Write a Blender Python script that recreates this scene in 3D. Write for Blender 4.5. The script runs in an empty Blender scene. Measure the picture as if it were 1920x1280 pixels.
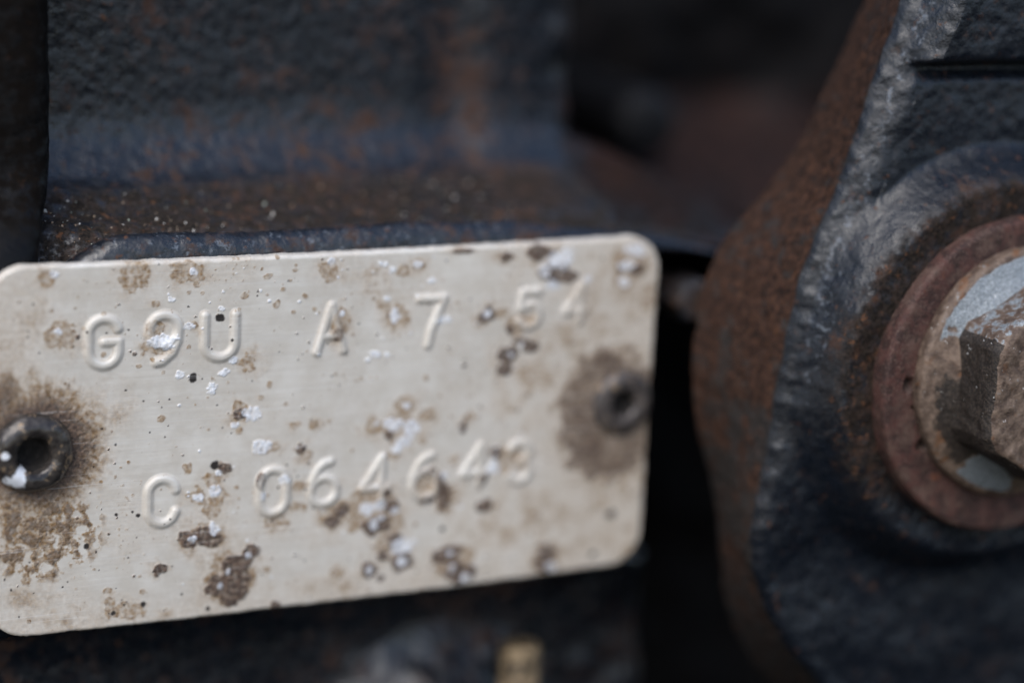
import bpy, bmesh, math
import numpy as np
from mathutils import Vector, Matrix

scene = bpy.context.scene
MM = 0.001                      # all layout below is in millimetres
# world axes: X along the data plate, Z up the plate, Y into the engine; plate front face is y = 0

# ------------------------------------------------------------------ camera
CAM = np.array([-56.33486, -135.92351, 42.83533])
YAW, PITCH, ROLL = 0.47003, -0.24116, 0.05103
FOV = math.radians(26.0)
FPX = 960 / math.tan(FOV / 2)


def cam_axes():
    cy, sy = math.cos(YAW), math.sin(YAW)
    f = np.array([sy * math.cos(PITCH), cy * math.cos(PITCH), math.sin(PITCH)])
    r0 = np.array([cy, -sy, 0.0])
    u0 = np.cross(r0, f)
    r = r0 * math.cos(ROLL) + u0 * math.sin(ROLL)
    u = -r0 * math.sin(ROLL) + u0 * math.cos(ROLL)
    return r, u, f


AR, AU, AF = cam_axes()
cam_data = bpy.data.cameras.new('camera')
cam = bpy.data.objects.new('camera', cam_data)
scene.collection.objects.link(cam)
m = Matrix(((AR[0], AU[0], -AF[0], CAM[0] * MM), (AR[1], AU[1], -AF[1], CAM[1] * MM),
            (AR[2], AU[2], -AF[2], CAM[2] * MM), (0, 0, 0, 1)))
cam.matrix_world = m
cam_data.sensor_width = 36
cam_data.angle = FOV
cam_data.clip_start = 0.005
cam_data.clip_end = 50
cam_data.dof.use_dof = True
cam_data.dof.focus_distance = 0.1462
cam_data.dof.aperture_fstop = 9.5
scene.camera = cam

# ------------------------------------------------------------------ daylight
SUN_DIR = Vector((-0.46, -0.47, 0.78)).normalized()     # towards the sun
world = bpy.data.worlds.new('World')
scene.world = world
world.use_nodes = True
wn = world.node_tree
bg = wn.nodes['Background']
sky = wn.nodes.new('ShaderNodeTexSky')
sky.sky_type = 'NISHITA'
sky.sun_disc = False
sky.sun_elevation = math.asin(SUN_DIR.z)
sky.sun_rotation = math.atan2(SUN_DIR.x, SUN_DIR.y)
sky.dust_density = 2.0
sky.ozone_density = 1.0
wn.links.new(sky.outputs[0], bg.inputs[0])
bg.inputs[1].default_value = 0.15
sun_data = bpy.data.lights.new('sun', 'SUN')
sun_data.energy = 1.35
sun_data.angle = math.radians(44)
sun_data.color = (1.0, 0.995, 0.985)
sun = bpy.data.objects.new('sun', sun_data)
scene.collection.objects.link(sun)
sun.rotation_euler = SUN_DIR.to_track_quat('Z', 'Y').to_euler()
scene.view_settings.view_transform = 'Standard'
scene.view_settings.look = 'None'
scene.view_settings.gamma = 1
scene.view_settings.exposure = 0.54
scene.view_settings.use_curve_mapping = False


# ------------------------------------------------------------------ layout helper
def P(px, py, y):
    """point on the plane Y = y (mm) seen at a position of the photograph"""
    d = AF + AR * (px - 960) / FPX + AU * (640 - py) / FPX
    t = (y - CAM[1]) / d[1]
    return CAM + d * t


def mm_per_px(px, py, y):
    return np.linalg.norm(P(px, py + 5, y) - P(px, py - 5, y)) / 10


# ------------------------------------------------------------------ numpy noise
_rng = np.random.default_rng(7)
_perm = _rng.permutation(256)
_perm = np.concatenate([_perm, _perm, _perm])
_g = _rng.normal(size=(256, 3))
_g /= np.linalg.norm(_g, axis=1)[:, None]


def perlin(x, y, z):
    xi, yi, zi = np.floor(x).astype(int), np.floor(y).astype(int), np.floor(z).astype(int)
    xf, yf, zf = x - xi, y - yi, z - zi
    u, v, w = [t * t * t * (t * (t * 6 - 15) + 10) for t in (xf, yf, zf)]
    xi &= 255; yi &= 255; zi &= 255

    def gr(dx, dy, dz):
        h = _perm[_perm[_perm[xi + dx] + yi + dy] + zi + dz] & 255
        g = _g[h]
        return g[..., 0] * (xf - dx) + g[..., 1] * (yf - dy) + g[..., 2] * (zf - dz)
    x00 = gr(0, 0, 0) * (1 - u) + gr(1, 0, 0) * u
    x10 = gr(0, 1, 0) * (1 - u) + gr(1, 1, 0) * u
    x01 = gr(0, 0, 1) * (1 - u) + gr(1, 0, 1) * u
    x11 = gr(0, 1, 1) * (1 - u) + gr(1, 1, 1) * u
    return ((x00 * (1 - v) + x10 * v) * (1 - w) + (x01 * (1 - v) + x11 * v) * w) * 1.6


def fbm(x, y, z, size, octaves=4, off=0.0):
    s, a, t = 1.0 / size, 1.0, 0.0
    out = np.zeros(np.broadcast(x, y, z).shape)
    for k in range(octaves):
        out += a * perlin(x * s + off + 31.7 * k, y * s + off * 1.3 + 11.1 * k, z * s + 7.3 * k + off)
        t += a
        s *= 2.03
        a *= 0.5
    return out / t


def sstep(a, b, x):
    t = np.clip((x - a) / (b - a), 0, 1)
    return t * t * (3 - 2 * t)


# ------------------------------------------------------------------ mesh helpers
def empty(name, loc, label=None, cat=None, group=None):
    o = bpy.data.objects.new(name, None)
    o.empty_display_size = 0.004
    scene.collection.objects.link(o)
    o.location = [c * MM for c in loc]
    tag(o, label, cat, group)
    return o


def tag(o, label=None, cat=None, group=None, kind=None):
    if label: o['label'] = label
    if cat: o['category'] = cat
    if group: o['group'] = group
    if kind: o['kind'] = kind
    return o


def build(name, V, F, mat, parent=None, attrs=None, smooth=True, label=None, origin=None):
    """V in mm (world). F int array (n,4) or (n,3) or list of tuples."""
    V = np.asarray(V, float)
    base = np.zeros(3)
    q = parent
    while q is not None:
        base += np.array(q.location) / MM
        q = q.parent
    if parent is None and origin is not None:
        base = np.asarray(origin, float)
    me = bpy.data.meshes.new(name)
    L = (V - base) * MM
    if isinstance(F, np.ndarray):
        n, k = F.shape
        me.vertices.add(len(L))
        me.vertices.foreach_set('co', L.astype(np.float32).ravel())
        me.loops.add(n * k)
        me.loops.foreach_set('vertex_index', F.astype(np.int32).ravel())
        me.polygons.add(n)
        me.polygons.foreach_set('loop_start', np.arange(0, n * k, k, dtype=np.int32))
        me.update(calc_edges=True)
    else:
        me.from_pydata([tuple(v) for v in L], [], F)
    me.polygons.foreach_set('use_smooth', np.full(len(me.polygons), smooth))
    for an, av in (attrs or {}).items():
        av = np.asarray(av, np.float32)
        if av.ndim == 1:
            a = me.attributes.new(an, 'FLOAT', 'POINT')
            a.data.foreach_set('value', av)
        else:
            a = me.attributes.new(an, 'FLOAT_COLOR', 'POINT')
            a.data.foreach_set('color', av.ravel())
    me.materials.append(mat)
    me.update()
    o = bpy.data.objects.new(name, me)
    scene.collection.objects.link(o)
    if parent is not None:
        o.parent = parent
    else:
        o.location = base * MM
    if label: o['label'] = label
    return o


def grid_faces(n, k, wrap=False):
    """n rows of k vertices"""
    i = np.arange(n if wrap else n - 1)[:, None]
    j = np.arange(k - 1)[None, :]
    i2 = (i + 1) % n
    return np.stack([i * k + j, i * k + j + 1, i2 * k + j + 1, i2 * k + j], -1).reshape(-1, 4)


def sub(V, F, mask, attrs):
    """the faces of mask as a mesh of their own"""
    f = F[mask]
    used, inv = np.unique(f, return_inverse=True)
    return V[used], inv.reshape(f.shape), {k: a[used] for k, a in attrs.items()}


def revolve(profile, centre, n=96, jitter=None):
    """profile: (radius, y) list, axis along Y"""
    a = np.linspace(0, 2 * math.pi, n, endpoint=False)
    pr = np.array(profile, float)
    R = pr[None, :, 0] * np.ones((n, 1))
    Y = pr[None, :, 1] * np.ones((n, 1))
    A = a[:, None] * np.ones((1, len(pr)))
    if jitter is not None:
        R, Y = jitter(A, R, Y)
    V = np.stack([centre[0] + R * np.cos(A), centre[1] + Y, centre[2] + R * np.sin(A)], -1).reshape(-1, 3)
    return V, grid_faces(n, len(pr), True)[:, ::-1]


def arc(c, r, a0, a1, n):
    a = np.radians(np.linspace(a0, a1, n))
    return [(c[0] + r * math.cos(t), c[1] + r * math.sin(t)) for t in a]


def resample(pts, n):
    pts = np.asarray(pts, float)
    d = np.concatenate([[0], np.cumsum(np.linalg.norm(np.diff(pts, axis=0), axis=1))])
    t = np.linspace(0, d[-1], n)
    return np.stack([np.interp(t, d, pts[:, k]) for k in range(pts.shape[1])], -1)


def blur(a, n, axis=0):
    """edge-preserving ends, box-smoothed twice"""
    for _ in range(2):
        p = np.concatenate([np.repeat(np.take(a, [0], axis), n, axis), a, np.repeat(np.take(a, [-1], axis), n, axis)], axis)
        c = np.cumsum(np.concatenate([np.zeros_like(np.take(p, [0], axis)), p], axis), axis)
        k = 2 * n + 1
        a = (np.take(c, range(k, c.shape[axis]), axis) - np.take(c, range(0, c.shape[axis] - k), axis)) / k
    return a


# ------------------------------------------------------------------ materials
class NT:
    def __init__(s, name):
        s.mat = bpy.data.materials.new(name)
        s.mat.use_nodes = True
        s.t = s.mat.node_tree
        s.b = s.t.nodes['Principled BSDF']
        tc = s.t.nodes.new('ShaderNodeTexCoord')
        mp = s.t.nodes.new('ShaderNodeMapping')
        mp.inputs['Scale'].default_value = (1000, 1000, 1000)     # millimetres
        s.t.links.new(tc.outputs['Object'], mp.inputs['Vector'])
        s.co = mp.outputs[0]

    def put(s, sock, v):
        if isinstance(v, bpy.types.NodeSocket):
            s.t.links.new(v, sock)
        elif isinstance(v, (tuple, list)) and len(v) == 3 and sock.type == 'RGBA':
            sock.default_value = (*v, 1)
        else:
            sock.default_value = v

    def stretch(s, sc):
        n = s.t.nodes.new('ShaderNodeMapping')
        n.inputs['Scale'].default_value = sc
        s.t.links.new(s.co, n.inputs['Vector'])
        return n.outputs[0]

    def noise(s, size, detail=4, rough=0.55, co=None, dist=0.0):
        n = s.t.nodes.new('ShaderNodeTexNoise')
        n.inputs['Scale'].default_value = 1.0 / size
        n.inputs['Detail'].default_value = detail
        n.inputs['Roughness'].default_value = rough
        n.inputs['Distortion'].default_value = dist
        s.t.links.new(co or s.co, n.inputs['Vector'])
        return n.outputs[0]

    def voronoi(s, size, out='Distance', co=None):
        n = s.t.nodes.new('ShaderNodeTexVoronoi')
        n.inputs['Scale'].default_value = 1.0 / size
        s.t.links.new(co or s.co, n.inputs['Vector'])
        return n.outputs[out]

    def ramp(s, v, lo, hi, a=0.0, b=1.0):
        n = s.t.nodes.new('ShaderNodeMapRange')
        n.interpolation_type = 'SMOOTHSTEP'
        s.put(n.inputs['Value'], v)
        for k, q in (('From Min', lo), ('From Max', hi), ('To Min', a), ('To Max', b)):
            s.put(n.inputs[k], q)
        return n.outputs[0]

    def math(s, op, a, b=0.0, c=0.0):
        n = s.t.nodes.new('ShaderNodeMath')
        n.operation = op
        for k, q in enumerate((a, b, c)):
            s.put(n.inputs[k], q)
        return n.outputs[0]

    def mix(s, f, a, b):
        n = s.t.nodes.new('ShaderNodeMix')
        n.data_type = 'RGBA'
        s.put(n.inputs[0], f)
        s.put(n.inputs[6], a)
        s.put(n.inputs[7], b)
        return n.outputs[2]

    def attr(s, name):
        n = s.t.nodes.new('ShaderNodeAttribute')
        n.attribute_name = name
        return n

    def split(s, col):
        n = s.t.nodes.new('ShaderNodeSeparateColor')
        s.t.links.new(col, n.inputs[0])
        return n.outputs

    def bump(s, h, dist_mm, strength=1.0, prev=None):
        n = s.t.nodes.new('ShaderNodeBump')
        n.inputs['Strength'].default_value = strength
        n.inputs['Distance'].default_value = dist_mm * MM
        s.t.links.new(h, n.inputs['Height'])
        if prev is not None:
            s.t.links.new(prev, n.inputs['Normal'])
        s.t.links.new(n.outputs[0], s.b.inputs['Normal'])
        return n.outputs[0]

    def set(s, **kw):
        for k, v in kw.items():
            s.put(s.b.inputs[k.replace('_', ' ')], v)


def mat_plate():
    s = NT('etched_aluminium')
    a = s.attr('stain')
    T, B, W = s.split(a.outputs['Color'])[:3]
    K = a.outputs['Alpha']
    fine = s.noise(0.22, 3)
    mid = s.noise(1.6, 4)
    brush = s.noise(0.5, 3, co=s.stretch((0.06, 1, 1.6)))
    alu = s.mix(s.ramp(mid, 0.3, 0.7), (0.65, 0.61, 0.545), (0.73, 0.70, 0.645))
    alu = s.mix(s.ramp(brush, 0.35, 0.7, 0, 0.35), alu, (0.60, 0.56, 0.50))
    tanc = s.mix(s.ramp(fine, 0.3, 0.7), (0.15, 0.086, 0.035), (0.31, 0.20, 0.098))
    tf = s.math('MULTIPLY', T, s.ramp(s.noise(0.35, 4), 0.25, 0.6, 0.55, 1.0))
    col = s.mix(tf, alu, tanc)
    crust = s.mix(s.ramp(s.noise(0.3, 4), 0.35, 0.68), (0.045, 0.030, 0.024), (0.155, 0.10, 0.07))
    col = s.mix(B, col, crust)
    wc = s.mix(s.ramp(fine, 0.35, 0.65), (0.60, 0.63, 0.68), (0.80, 0.83, 0.88))
    col = s.mix(W, col, wc)
    col = s.mix(K, col, (0.018, 0.014, 0.012))
    dirt = s.math('MAXIMUM', s.math('MAXIMUM', T, B), s.math('MAXIMUM', W, K))
    met = s.ramp(dirt, 0.0, 0.5, 0.22, 0.0)
    rgh = s.math('ADD', s.ramp(dirt, 0.0, 0.7, 0.44, 0.75), s.ramp(s.noise(2.5, 5, .65), .35, .65, -.06, .1))
    scr = s.ramp(s.noise(0.35, 2, co=s.stretch((0.035, 1, 2.4)), dist=0.3), 0.60, 0.68, 0, 0.25)
    col = s.mix(scr, col, (0.74, 0.73, 0.71))
    s.set(Base_Color=col, Metallic=met, Roughness=rgh)
    rough = s.math('MULTIPLY', s.noise(0.16, 3), s.math('MAXIMUM', s.math('MAXIMUM', B, s.math('MULTIPLY', W, 0.35)), s.math('MULTIPLY', T, 0.2)))
    h = s.math('ADD', rough, s.math('MULTIPLY', brush, 0.08))
    s.bump(h, 0.16, 0.8)
    return s.mat


def mat_cast(name, paint=(0.021, 0.0235, 0.029), grain=0.5, grain_h=0.12, gloss=0.42, rust_bias=0.0, fine_h=0.05,
             rust_a=(0.045, 0.024, 0.016), rust_b=(0.125, 0.052, 0.026), grime_b=(0.034, 0.025, 0.019), spread=0.24, spec=0.6, spots=0.75):
    """black engine paint over rough cast iron, broken by rust (attribute rust) and dusty grime (attribute grime)"""
    s = NT(name)
    ru = s.attr('rust').outputs['Fac']
    gm = s.attr('grime').outputs['Fac']
    n1 = s.noise(1.3, 6, 0.68)
    n2 = s.noise(0.45, 5, 0.65)
    n3 = s.noise(5.0, 3)
    n4 = s.noise(0.8, 5, 0.7)
    lump = s.noise(grain, 5, 0.62)
    thr = s.math('ADD', s.math('MULTIPLY', s.math('ADD', ru, rust_bias), 0.42), s.math('MULTIPLY', s.math('SUBTRACT', n3, 0.5), 0.30))
    rf = s.ramp(s.math('ADD', n1, thr), 0.64, 0.64 + spread, 0, 0.9)
    rustc = s.mix(s.ramp(n2, 0.3, 0.75), rust_a, rust_b)
    pnt = s.mix(s.ramp(n3, 0.3, 0.7), paint, tuple(c * 1.4 for c in paint))
    pnt = s.mix(s.ramp(n4, 0.5, 0.75, 0, 0.5), pnt, (0.020, 0.020, 0.022) if spec > .2 else (0.006, 0.005, 0.005))
    col = s.mix(rf, pnt, rustc)
    gf = s.math('MULTIPLY', gm, s.ramp(s.noise(0.9, 5, 0.65), 0.30, 0.60))
    gc = s.mix(s.ramp(s.noise(0.25, 4, 0.65), 0.35, 0.7), (0.007, 0.0055, 0.0045), grime_b)
    col = s.mix(gf, col, gc)
    we = s.attr('wear_highlight').outputs['Fac']  # bluish edge highlight painted into the colour, broken up like chipped paint
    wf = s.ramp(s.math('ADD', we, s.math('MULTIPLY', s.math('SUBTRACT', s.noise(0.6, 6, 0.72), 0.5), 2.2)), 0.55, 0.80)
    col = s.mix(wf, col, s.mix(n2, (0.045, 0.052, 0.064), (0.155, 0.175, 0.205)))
    sp_n = s.math('ADD', s.noise(0.75, 6, 0.72, dist=0.4), s.math('MULTIPLY', ru, 0.07))
    sp = s.ramp(sp_n, 0.60, 0.70, 0, spots)
    col = s.mix(sp, col, s.mix(n2, (0.07, 0.032, 0.018), (0.17, 0.075, 0.032)))
    pits = s.ramp(s.noise(0.5, 5, 0.7), 0.36, 0.42, s.math('MULTIPLY', s.math('MAXIMUM', rf, gf), 0.85), 0.0)
    col = s.mix(pits, col, (0.005, 0.0045, 0.0045))
    dull = s.math('MAXIMUM', s.math('MAXIMUM', rf, gf), sp)
    rg = s.math('ADD', s.ramp(dull, 0, 1, gloss, 0.85), s.ramp(n4, 0.35, 0.7, -0.06, 0.16))
    s.set(Base_Color=col, Roughness=rg, Specular_IOR_Level=s.ramp(dull, 0, 1, spec, spec * 0.3))
    b = s.bump(lump, grain_h)
    s.bump(s.noise(0.16, 4), fine_h, 1.0, b)
    return s.mat


def mat_rivet(name, lo, hi, gl):
    s = NT(name)
    n = s.noise(0.6, 4)
    col = s.mix(s.ramp(n, 0.35, 0.65), lo, hi)
    tan = s.ramp(s.noise(0.55, 3, dist=0.5), 0.60, 0.66)
    col = s.mix(tan, col, (0.24, 0.17, 0.105))
    blotch = s.attr('blotch').outputs['Fac']
    col = s.mix(blotch, col, (0.72, 0.75, 0.80))  # bluish white blotches on the head
    s.set(Base_Color=col, Roughness=s.ramp(s.math('MAXIMUM', tan, blotch), 0, 1, gl, 0.55), Metallic=0.3)
    s.bump(s.noise(0.3, 3), 0.035)
    return s.mat


def mat_plain(name, col, rough=0.8, var=0.4, size=0.5, metal=0.0):
    s = NT(name)
    c = s.mix(s.ramp(s.noise(size, 4), 0.42, 0.58), tuple(q * (1 - var) for q in col), tuple(q * (1 + var) for q in col))
    s.set(Base_Color=c, Roughness=rough, Metallic=metal)
    s.bump(s.noise(size * 0.6, 3), 0.06)
    return s.mat


def mat_washer():
    s = NT('red_rusted_steel')
    n = s.noise(1.0, 5, 0.62)
    f = s.noise(0.18, 4)
    col = s.mix(s.ramp(n, 0.38, 0.62), (0.030, 0.016, 0.014), (0.075, 0.033, 0.027))
    col = s.mix(s.ramp(s.noise(2.2, 5, .65), 0.46, 0.66, 0, .75), col, (0.105, 0.066, 0.052))
    col = s.mix(s.ramp(f, 0.5, 0.72, 0, 0.7), col, (0.13, 0.085, 0.070))
    col = s.mix(s.ramp(s.noise(0.8, 6, .7), 0.56, 0.66, 0, .8), col, (0.022, 0.014, 0.011))
    col = s.mix(s.ramp(s.noise(1.4, 4), 0.62, 0.72), col, (0.12, 0.045, 0.026))
    pit = s.attr('pit').outputs['Fac']
    col = s.mix(pit, col, (0.02, 0.014, 0.01))
    s.set(Base_Color=col, Roughness=0.72, Specular_IOR_Level=0.3)
    b = s.bump(n, 0.12)
    s.bump(f, 0.05, 1.0, b)
    return s.mat


def mat_bolt():
    """zinc plated steel; attribute zinc keeps the plating, dark_cover darkens mainly the left and lower sides"""
    s = NT('corroded_zinc_steel')
    z = s.attr('zinc').outputs['Fac']
    g = s.attr('dark_cover').outputs['Fac']
    n = s.noise(0.7, 5, 0.62)
    f = s.noise(0.16, 4, 0.6)
    brown = s.mix(s.ramp(n, 0.3, 0.7), (0.055, 0.034, 0.024), (0.19, 0.135, 0.10))
    brown = s.mix(s.ramp(s.noise(1.5, 4), 0.58, 0.7), brown, (0.15, 0.070, 0.032))
    zinc = s.mix(s.ramp(f, 0.35, 0.7), (0.16, 0.18, 0.195), (0.31, 0.34, 0.36))
    zf = s.ramp(s.math('ADD', z, s.math('MULTIPLY', s.math('SUBTRACT', n, 0.5), 0.9)), 0.50, 0.60)
    col = s.mix(zf, brown, zinc)
    gf = s.ramp(s.math('ADD', g, s.math('MULTIPLY', s.math('SUBTRACT', s.noise(0.5, 5), 0.5), 0.9)), 0.42, 0.68)
    col = s.mix(gf, col, s.mix(s.ramp(f, 0.4, 0.7), (0.014, 0.010, 0.008), (0.055, 0.041, 0.031)))
    fleck = s.ramp(s.noise(0.55, 5, 0.7), 0.655, 0.70)
    col = s.mix(fleck, col, (0.78, 0.78, 0.76))
    s.set(Base_Color=col, Roughness=s.ramp(zf, 0, 1, 0.62, 0.42), Metallic=s.ramp(zf, 0, 1, 0.1, 0.3))
    b = s.bump(n, 0.16)
    s.bump(f, 0.06, 1.0, b)
    return s.mat


M_PLATE = mat_plate()
M_BLOCK = mat_cast('painted_block_casting', paint=(0.0062, 0.0083, 0.0125), grain=0.75, grain_h=0.13, gloss=0.27, rust_bias=0.1,
                   rust_b=(0.080, 0.040, 0.026), fine_h=0.010, spec=0.75, spots=0.8)
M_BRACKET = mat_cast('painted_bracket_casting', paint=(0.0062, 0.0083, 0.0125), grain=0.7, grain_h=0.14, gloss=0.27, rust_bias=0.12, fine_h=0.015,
                     rust_b=(0.090, 0.043, 0.025), spec=0.48)
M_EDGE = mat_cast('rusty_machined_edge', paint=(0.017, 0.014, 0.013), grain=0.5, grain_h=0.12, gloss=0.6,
                  rust_bias=0.18, rust_a=(0.013, 0.009, 0.008), rust_b=(0.092, 0.044, 0.028), spread=0.12, spec=0.35, fine_h=0.04, spots=0.45)
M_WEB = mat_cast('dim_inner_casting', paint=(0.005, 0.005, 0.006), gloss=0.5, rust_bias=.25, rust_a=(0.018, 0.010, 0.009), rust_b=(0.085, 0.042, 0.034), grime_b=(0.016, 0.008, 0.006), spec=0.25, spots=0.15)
M_DARK = mat_cast('gap_shade_casting', paint=(0.005, 0.005, 0.0056), grain=0.8, grain_h=0.12, gloss=0.8, rust_bias=-0.3, grime_b=(0.006, 0.0045, 0.0035), spec=0.08, spots=0.05)  # black colour stands for the shade of an enclosed cavity
M_RIB = mat_cast('greasy_black_rib', paint=(0.003, 0.003, 0.0034), grain=0.8, grain_h=0.10, gloss=0.30, rust_bias=-0.1, grime_b=(0.005, 0.004, 0.0035), spec=0.16, fine_h=0.02, spots=0.1)
M_LEDGE_END = mat_cast('dim_red_casting', paint=(0.006, 0.006, 0.008), gloss=0.45, rust_a=(0.014, 0.008, 0.007), rust_b=(0.048, 0.022, 0.018), grime_b=(0.014, 0.010, 0.008), spec=0.3, spots=0.3, rust_bias=.3)  # reddish ledge casting, its colour lowered for the shade of the gap
M_RIVET = mat_rivet('grimy_steel_rivet', (0.028, 0.025, 0.024), (0.075, 0.066, 0.060), 0.17)
M_RIVET_DULL = mat_rivet('dull_steel_rivet', (0.050, 0.044, 0.043), (0.120, 0.105, 0.100), 0.36)
M_BORE = mat_plain('bore_shade', (0.012, 0.010, 0.009), 0.9)  # black stands for the shade inside a deeper hole
M_WASHER = mat_washer()
M_BOLT = mat_bolt()
M_BRASS = mat_plain('tarnished_brass', (0.15, 0.11, 0.065), 0.6, 0.9, 0.9, 0.1)
M_SCREW = mat_cast('dark_rusty_screw', paint=(0.03, 0.034, 0.045), rust_bias=0.3, rust_b=(0.11, 0.065, 0.035))

# ================================================================== DATA PLATE
PW, PH, PR = 48.84, 25.0, 2.55
plate = empty('data_plate', (0, 0, -PH / 2), 'stained aluminium engine data plate embossed G9U A 7 54 and C 064643', 'data plate')


def uv(px, py):
    q = P(px, py, 0)
    return q[0], q[2]


STEP = 0.062
nx = int(PW / STEP)
phi = np.linspace(0, math.pi / 2, 46)
zc = PH / 2 - PR
ztop = zc + PR * np.sin(phi)
zmid = np.linspace(-zc, zc, int(2 * zc / STEP))
zrow = np.concatenate([-ztop[::-1], zmid[1:-1], ztop])
dz = np.maximum(np.abs(zrow) - zc, 0)
half = PW / 2 - (PR - np.sqrt(np.maximum(PR * PR - dz * dz, 0)))
u = np.linspace(-1, 1, nx)
u = np.sign(u) * (1 - (1 - np.abs(u)) ** 1.0)
GX = half[:, None] * u[None, :]
GZ = zrow[:, None] * np.ones((1, nx))
# signed distance to the rim
ax = np.abs(GX) - (PW / 2 - PR)
az = np.abs(GZ) - zc
RIM = -(np.hypot(np.maximum(ax, 0), np.maximum(az, 0)) + np.minimum(np.maximum(ax, az), 0) - PR)

# ---- embossed characters: strokes in a unit box (x 0..1, y 0..1 up)


def ell(cx, cy, rx, ry, a0, a1, n=22):
    a = np.radians(np.linspace(a0, a1, n))
    return [(cx + rx * math.cos(t), cy + ry * math.sin(t)) for t in a]


GLYPH = {
    'G': [ell(.5, .68, .5, .32, 18, 180) + ell(.5, .32, .5, .32, 180, 360) + [(1, .5), (.52, .5)]],
    'C': [ell(.5, .68, .5, .32, 12, 180) + ell(.5, .32, .5, .32, 180, 348)],
    'U': [[(0, 1), (0, .33)] + ell(.5, .33, .5, .33, 180, 360) + [(1, 1)]],
    'A': [[(0, 0), (.5, 1), (1, 0)], [(.2, .34), (.8, .34)]],
    '0': [ell(.5, .66, .5, .34, 0, 180) + ell(.5, .34, .5, .34, 180, 360) + [(1, .66)]],
    '9': [ell(.5, .68, .5, .32, 0, 360, 40), [(1, .68), (.97, .45), (.8, .2), (.45, .02), (.25, 0)]],
    '6': [ell(.5, .31, .5, .31, 0, 360, 40), [(0, .31), (.05, .55), (.25, .82), (.5, .96), (.75, 1)]],
    '7': [[(0, 1), (1, 1), (.72, .62), (.5, .3), (.4, 0)]],
    '5': [[(.95, 1), (.15, 1), (.06, .55), (.5, .63)] + ell(.47, .32, .5, .31, 70, -160)],
    '4': [[(.78, 0), (.78, 1), (0, .28), (1, .28)]],
    '3': [ell(.45, .75, .48, .25, 160, -80) + ell(.45, .27, .52, .27, 80, -160)],
}
# character, centre px, box width / height in px of the stroke centre line
CHARS = [('G', 195, 640, 56, 88), ('9', 308, 632, 54, 88), ('U', 413, 627, 57, 80), ('A', 621, 612, 50, 84),
         ('7', 809, 599, 45, 86), ('5', 992, 577, 38, 66), ('4', 1078, 567, 36, 64),
         ('C', 304, 937, 52, 82), ('0', 512, 917, 50, 82), ('6', 607, 901, 48, 78), ('4', 703, 893, 46, 76),
         ('6', 797, 889, 46, 76), ('4', 889, 868, 42, 70), ('3', 975, 863, 38, 72)]
WORDS = {'G': 'letter G', 'C': 'letter C', 'U': 'letter U', 'A': 'letter A'}
HALF_W, EMB = 0.47, 0.16
CHAR_ID = np.full(GX.shape, -1, int)
EH = np.zeros(GX.shape)


def seg_dist(X, Z, a, b):
    ab = np.array(b) - np.array(a)
    L = ab @ ab + 1e-12
    t = np.clip(((X - a[0]) * ab[0] + (Z - a[1]) * ab[1]) / L, 0, 1)
    return np.hypot(X - a[0] - t * ab[0], Z - a[1] - t * ab[1])


def window(cx, cz, rx, rz):
    r0, r1 = np.searchsorted(zrow, [cz - rz, cz + rz])
    c0 = np.searchsorted(u, (cx - rx) / (PW / 2 - 0.0) - 0.02)
    c1 = np.searchsorted(u, (cx + rx) / (PW / 2) + 0.02)
    if r1 <= r0 or c1 <= c0:
        return None
    return slice(max(r0, 0), min(r1, len(zrow))), slice(max(c0, 0), min(c1, nx))


for ci, (ch, cx, cy, w, h) in enumerate(CHARS):
    c = np.array(uv(cx, cy))
    ex = np.array(uv(cx + w / 2, cy - 0.075 * w / 2)) - c
    # upright in the plate, width from the picture
    wx = ex[0]
    hz = mm_per_px(cx, cy, 0) * h / 2
    win = window(c[0], c[1], abs(wx) + 1.4, hz + 1.4)
    X, Z = GX[win], GZ[win]
    d = np.full(X.shape, 9.0)
    for st in GLYPH[ch]:
        pts = [(c[0] + (a - .5) * 2 * wx, c[1] + (b - .5) * 2 * hz) for a, b in st]
        for p, q in zip(pts[:-1], pts[1:]):
            d = np.minimum(d, seg_dist(X, Z, p, q))
    hgt = EMB * (1 - sstep(0.06, HALF_W, d))
    sl = EH[win]
    sl[...] = np.maximum(sl, hgt)
    ids = CHAR_ID[win]
    ids[(d < HALF_W + 0.07)] = ci

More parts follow.
